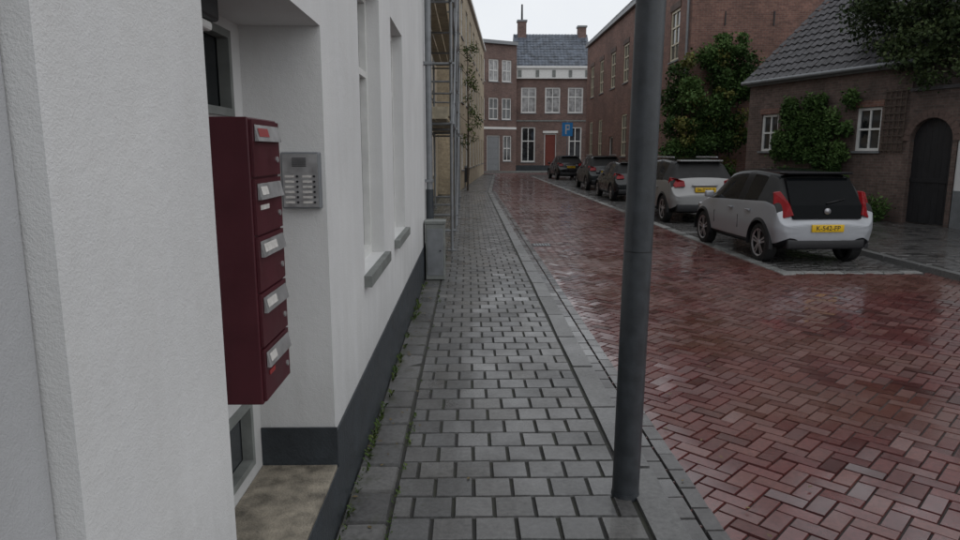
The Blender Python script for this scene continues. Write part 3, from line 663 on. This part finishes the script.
def car(name,loc,rot,L,W,H,paintm,wr=.31,style='hatch',roofm=None,cpillar=None,arch='black'):
    r=root(name,loc,rot); sy=L/3.7; sx=W/1.74; sz=H/1.5
    rings=[]; 
    for s in HATCH:
        y,zb,ws,wm,wb_,wr_,zs_,zm,zbe,zr=s
        z=lambda v:v*sz
        rings.append([(0,z(zb)),(ws*.9*sx,z(zb)),(ws*sx,z(zs_)),(wm*sx,z(zm)),(wb_*sx,z(zbe)),(wr_*sx,z(zr-.03)),(wr_*.62*sx,z(zr)),(0,z(zr+.012))])
    V=[];n=14
    for s,rg in zip(HATCH,rings):
        y=s[0]*sy
        V+=[(p[0],y,p[1]) for p in rg]+[(-p[0],y,p[1]) for p in rg[-2:0:-1]]
    Fs=[];Mi=[]; ms=[paintm,'carblack','carglass',roofm or paintm,cpillar or paintm,'rearglass']
    for i in range(len(HATCH)-1):
        for j in range(n):
            k=(j+1)%n; Fs.append((i*n+j,(i+1)*n+j,(i+1)*n+k,i*n+k)); jj=j if j<7 else 13-j
            m=0
            if jj<=1: m=1
            elif jj==4:
                if i in(5,7,8,9): m=2
                elif i in (2,3,4): m=4
                elif i==6: m=1
            elif jj in(5,6):
                if i==3: m=5
                elif i==9: m=2
                elif i in(4,5,6,7,8): m=3
                elif i==2 and cpillar: m=4
            Mi.append(m)
    Fs.append(tuple(range(n))); Mi.append(0); Fs.append(tuple(range((len(HATCH)-1)*n,len(HATCH)*n))[::-1]); Mi.append(0)
    me=bpy.data.meshes.new('body'); me.from_pydata(V,[],Fs)
    for k in ms: me.materials.append(M[k])
    me.materials.append(M['rubber'])
    me.polygons.foreach_set('material_index',Mi)
    cr=me.attributes.new('crease_edge','FLOAT','EDGE')
    vals=[]
    for e in me.edges:
        a,b=e.vertices; ja,jb=a%n,b%n; v=0
        if ja==jb and ja in(4,10): v=.7
        if ja==jb and ja in(5,9) : v=.4
        if ja==jb and ja in(2,12): v=.5
        if ja==jb and ja in(3,11): v=.25
        if a//n==b//n and a//n in(3,4,9,10) and {ja,jb}&{5,6,7,8,9}: v=.4
        if a//n==b//n and a//n in(0,13): v=.35
        vals.append(v)
    cr.data.foreach_set('value',vals)
    tmp=bpy.data.objects.new('tmp_body',me); COL.objects.link(tmp)
    ss=tmp.modifiers.new('s','SUBSURF'); ss.levels=3; ss.render_levels=3
    ax=[.62*sy,3.02*sy]; zc=wr; cutters=[]
    for yy in ax:
        for sd in (-1,1):
            c=MB(); c.cyl((sd*(W/2+.2),yy,zc+.01),(sd*(W/2-.26),yy,zc+.01),wr+.055,wr+.055,'rubber',36); co=c.make('cut',fix=True)
            cutters.append(co)
            b=tmp.modifiers.new('b','BOOLEAN'); b.object=co; b.operation='DIFFERENCE'; b.solver='EXACT'
            try: b.material_mode='TRANSFER'
            except Exception: pass
    bpy.context.view_layer.update()
    dg=bpy.context.evaluated_depsgraph_get(); nm=bpy.data.meshes.new_from_object(tmp.evaluated_get(dg))
    nm.polygons.foreach_set('use_smooth',[True]*len(nm.polygons)); nm.set_sharp_from_angle(angle=math.radians(35))
    bpy.data.objects.remove(tmp)
    for c in cutters: bpy.data.objects.remove(c)
    bo=bpy.data.objects.new('body',nm); COL.objects.link(bo); bo.parent=r
    wb2=MB()
    for yy in ax:
        for sd in (-1,1):
            xo=sd*(W/2-.02); xi=sd*(W/2-.22)
            prof=[(xi,wr-.04),(xi+sd*.02,wr),(xo-sd*.02,wr),(xo,wr-.03),(xo-sd*.004,wr*.72)]
            N_=32
            for a,b in zip(prof[:-1],prof[1:]):
                for i in range(N_):
                    t0=2*math.pi*i/N_;t1=2*math.pi*(i+1)/N_
                    wb2.poly([(a[0],yy+a[1]*math.cos(t0),zc+a[1]*math.sin(t0)),(a[0],yy+a[1]*math.cos(t1),zc+a[1]*math.sin(t1)),(b[0],yy+b[1]*math.cos(t1),zc+b[1]*math.sin(t1)),(b[0],yy+b[1]*math.cos(t0),zc+b[1]*math.sin(t0))],'rubber',rev=sd>0)
            wb2.cyl((xo-sd*.06,yy,zc),(xo-sd*.045,yy,zc),wr*.72,wr*.72,'black',28)
            for i in range(28):
                t0=2*math.pi*i/28;t1=2*math.pi*(i+1)/28; q=lambda R,t,x_:(x_,yy+R*math.cos(t),zc+R*math.sin(t))
                wb2.poly([q(wr*.72,t0,xo-sd*.004),q(wr*.72,t1,xo-sd*.004),q(wr*.64,t1,xo-sd*.02),q(wr*.64,t0,xo-sd*.02)],'alloy',rev=sd>0)
            for i in range(5):
              for oo in (-.035,.035):
                t=2*math.pi*i/5+.3; ww=.016
                q=lambda R,o,x_:(x_,yy+R*math.cos(t)-o*math.sin(t),zc+R*math.sin(t)+o*math.cos(t))
                wb2.poly([q(.03,oo*.4-ww,xo-sd*.02),q(wr*.68,oo-ww,xo-sd*.012),q(wr*.68,oo+ww,xo-sd*.012),q(.03,oo*.4+ww,xo-sd*.02)],'alloy',rev=sd<0)
            wb2.cyl((xo-sd*.03,yy,zc),(xo-sd*.012,yy,zc),.045,.04,'alloy',14)
    wb2.make('wheels',r,world=False,smooth=True)
    def part(nm_,f,bev=.015,fix=True,**k):
        m=MB(); f(m); o=m.make(nm_,None,bevel=bev,fix=fix); o.parent=r
        for p in o.data.polygons: p.use_smooth=True
        return o
    if arch:
        m=MB()
        for yy in ax:
            for sd in (-1,1):
                for i in range(20):
                    t0=-.15+(math.pi+.3)*i/20; t1=-.15+(math.pi+.3)*(i+1)/20; q=lambda R,t,x_:(x_,yy+R*math.cos(t),zc+R*math.sin(t))
                    R0,R1=wr+.05,wr+.095; X0,X1=sd*(W/2+.008),sd*(W/2-.012)
                    m.poly([q(R0,t0,X0),q(R0,t1,X0),q(R1,t1,X1),q(R1,t0,X1)],arch,rev=sd<0)
                    m.poly([q(R0,t0,X0),q(R0,t1,X0),q(R0,t1,X0-sd*.08),q(R0,t0,X0-sd*.08)],arch,rev=sd>0)
                    m.poly([q(R1,t0,X1),q(R1,t1,X1),q(R1,t1,X1-sd*.06),q(R1,t0,X1-sd*.06)],arch,rev=sd<0)
        m.make('arch_trim',r,world=False,smooth=True)
    def mir(m):
        for sd in (-1,1):
            a=sd*(W/2-.04); b=sd*(W/2+.13); m.box(WORLD,min(a,b),max(a,b),2.55*sy,2.65*sy,.93*sz,1.05*sz,paintm)
    part('mirrors',mir,.03)
    if style=='aygo':
        for sd in (-1,1):
            m=MB(); 
            P=[(.58,.035,.80),(.72,.085,.75),(.83,.24,.88),(.79,.34,1.14),(.70,.29,1.16),(.625,.10,.97)]
            Pi=[(sd*p[0]*sx,(p[1])*sy-.03,p[2]*sz) for p in P]; Po=[(sd*(p[0]+.0)*sx-sd*.06,(p[1])*sy+.12,p[2]*sz) for p in P]
            m.poly(Pi,'redlens'); m.poly(Po[::-1],'redlens')
            for i in range(6):
                j=(i+1)%6; m.poly([Pi[i],Pi[j],Po[j],Po[i]],'redlens')
            m.make('tail_lamp',r,world=False,bevel=.012,fix=True)
        def hp(m):
            a=[(-.57,.02,.745),(.57,.02,.745),(.60,.085,.95),(.545,.40,1.36),(-.545,.40,1.36),(-.60,.085,.95)]
            pp=[(p[0]*sx,p[1]*sy,p[2]*sz) for p in a]
            b=[(p[0],p[1]+.09,p[2]-.02) for p in pp]
            m.poly([pp[0],pp[1],pp[2],pp[5]],'rearglass'); m.poly([pp[5],pp[2],pp[3],pp[4]],'rearglass')
            for i in range(6): j=(i+1)%6; m.poly([pp[i],pp[j],b[j],b[i]],'carblack')
            m.poly([b[0],b[1],b[2],b[5]],'carblack'); m.poly([b[5],b[2],b[3],b[4]],'carblack')
        o=part('rear_window',hp,0); 
        for p in o.data.polygons: p.use_smooth=False
        part('rear_spoiler',lambda m:m.box(WORLD,-.56*sx,.56*sx,.33*sy,.60*sy,1.415*sz,1.45*sz,'carblack'),.012)
        part('wiper',lambda m:m.cyl((0,.085*sy,.98*sz),(.32,.14*sy,1.04*sz),.010,.006,'black',6),0)
        part('badge',lambda m:m.cyl((0,.03,.86*sz),(0,.055,.86*sz),.05,.05,'alloy',16),0)
        pz=.60*sz; py=-.012
        part('lower_bumper',lambda m:m.box(WORLD,-.66*sx,.66*sx,.0,.2,.27*sz,.43*sz,'black'),.03)
        part('reflectors',lambda m:[m.box(WORLD,sd*.60-.07,sd*.60+.07,-.004+.03,.06,.45*sz,.48*sz,'redlens') for sd in(-1,1)],.006)
    else:
        for sd in (-1,1):
            m=MB()
            P=[(.50,.055,.86),(.74,.085,.84),(.84,.30,.93),(.80,.33,1.06),(.68,.16,1.03),(.52,.10,.98)]
            Pi=[(sd*p[0]*sx,p[1]*sy-.03,p[2]*sz) for p in P]; Po=[(sd*p[0]*sx-sd*.05,p[1]*sy+.12,p[2]*sz) for p in P]
            m.poly(Pi,'redlens'); m.poly(Po[::-1],'redlens')
            for i in range(6): j=(i+1)%6; m.poly([Pi[i],Pi[j],Po[j],Po[i]],'redlens')
            m.make('tail_lamp',r,world=False,bevel=.012,fix=True)
        part('lower_bumper',lambda m:m.box(WORLD,-.70*sx,.70*sx,-.01,.2,.28*sz,.46*sz,'black'),.03)
        part('rear_spoiler',lambda m:m.box(WORLD,-.54*sx,.54*sx,.36*sy,.60*sy,1.41*sz,1.445*sz,paintm),.012)
        part('chrome_strip',lambda m:m.box(WORLD,-.32,.32,.035,.1,.87*sz,.895*sz,'alloy'),.004)
        if style=='suv':
            part('roof_rails',lambda m:[m.box(WORLD,sd*.55*sx-.015,sd*.55*sx+.015,.75*sy,2.1*sy,1.485*sz,1.52*sz,'alloy') for sd in(-1,1)],.008)
        pz=.78*sz; py=.025
    part('number_plate',lambda m:m.box(WORLD,-.26,.26,py-.012,py+.05,pz-.058,pz+.058,'yellow'),.004)
    cu=bpy.data.curves.new('plate_text','FONT'); cu.body={'aygo':'K-542-FP','suv':'06-TXG-7'}.get(style,'14-RHS-2'); cu.size=.105; cu.align_x='CENTER'; cu.align_y='CENTER'; cu.extrude=.001
    to=bpy.data.objects.new('plate_text',cu); to.data.materials.append(M['black']); COL.objects.link(to); to.parent=r; to.location=(0,py-.014,pz); to.rotation_euler=(math.pi/2,0,0)
    def seams(m):
        for sd in (-1,1):
            for yy in (1.42,2.45):
                a=sd*(W/2-.004); b=sd*(W/2-.03); m.box(WORLD,min(a,b),max(a,b),yy*sy-.004,yy*sy+.004,.48*sz,.70*sz,'black')
            for yy in (1.05,1.75):
                a=sd*(W/2-.02); b=sd*(W/2+.012); m.box(WORLD,min(a,b),max(a,b),yy*sy-.08,yy*sy+.08,.80*sz,.825*sz,paintm)
    part('door_seams',seams,.003)
    part('headlamps',lambda m:[m.box(WORLD,sd*.58*sx-.14,sd*.58*sx+.14,3.45*sy,3.62*sy,.66*sz,.76*sz,'alloy') for sd in(-1,1)],.03)
    return r
car('parked_car',(5.66,10.6,RZ),math.radians(2.5),3.72,1.68,1.53,'silver',.32,'aygo',roofm='carblack',cpillar='carblack')
car('parked_car',(5.93,17.0,RZ),math.radians(1),4.3,1.80,1.66,'beige',.35,'suv')
car('parked_car',(6.15,24.8,RZ),0,4.1,1.76,1.48,'blackpaint',.32,'std')
car('parked_car',(6.45,31.9,RZ),0,4.3,1.80,1.66,'greypaint',.34,'suv')
car('parked_car',(6.65,44.5,RZ),math.radians(3),4.3,1.80,1.6,'blackpaint',.33,'std')
# ------------------------------------------------------------ light
W=bpy.data.worlds.new("World"); S.world=W; W.use_nodes=True; nt=W.node_tree; bg=nt.nodes['Background']
sky=nd(nt,'ShaderNodeTexSky',sky_type='NISHITA'); sky.sun_disc=False; sky.sun_elevation=math.radians(50); sky.sun_rotation=math.radians(120); sky.air_density=1; sky.dust_density=1
tc=nd(nt,'ShaderNodeTexCoord'); f=noise(nt,1.6,5,.6,vec=tc.outputs['Generated'])
cl=ramp(nt,f,[(.3,(.78,.82,.88)),(.7,(.97,.985,1))])
mul=nd(nt,'ShaderNodeVectorMath',operation='SCALE'); nt.links.new(cl,mul.inputs[0]); mul.inputs['Scale'].default_value=9.5
c=mixc(nt,.92,sky.outputs[0],mul.outputs[0]); nt.links.new(c,bg.inputs[0]); bg.inputs[1].default_value=.104
sl=bpy.data.lights.new('sun','SUN'); sl.energy=.5; sl.angle=math.radians(80); sl.color=(1,.98,.95); so=bpy.data.objects.new('sun',sl); COL.objects.link(so)
az=math.radians(120); el=math.radians(50); d=Vector((math.sin(az)*math.cos(el),math.cos(az)*math.cos(el),math.sin(el)))
so.rotation_euler=d.to_track_quat('Z','Y').to_euler()
# ------------------------------------------------------------ camera
cd=bpy.data.cameras.new('camera'); cam=bpy.data.objects.new('camera',cd); COL.objects.link(cam)
cd.sensor_width=36; cd.lens=36*680/960; cd.clip_start=.05; cd.clip_end=1000
cam.location=(0,0,1.72); cam.rotation_euler=(math.radians(90-9.84),0,math.radians(-.93))
S.camera=cam
S.view_settings.view_transform='Standard'; S.view_settings.look='None'; S.view_settings.exposure=0
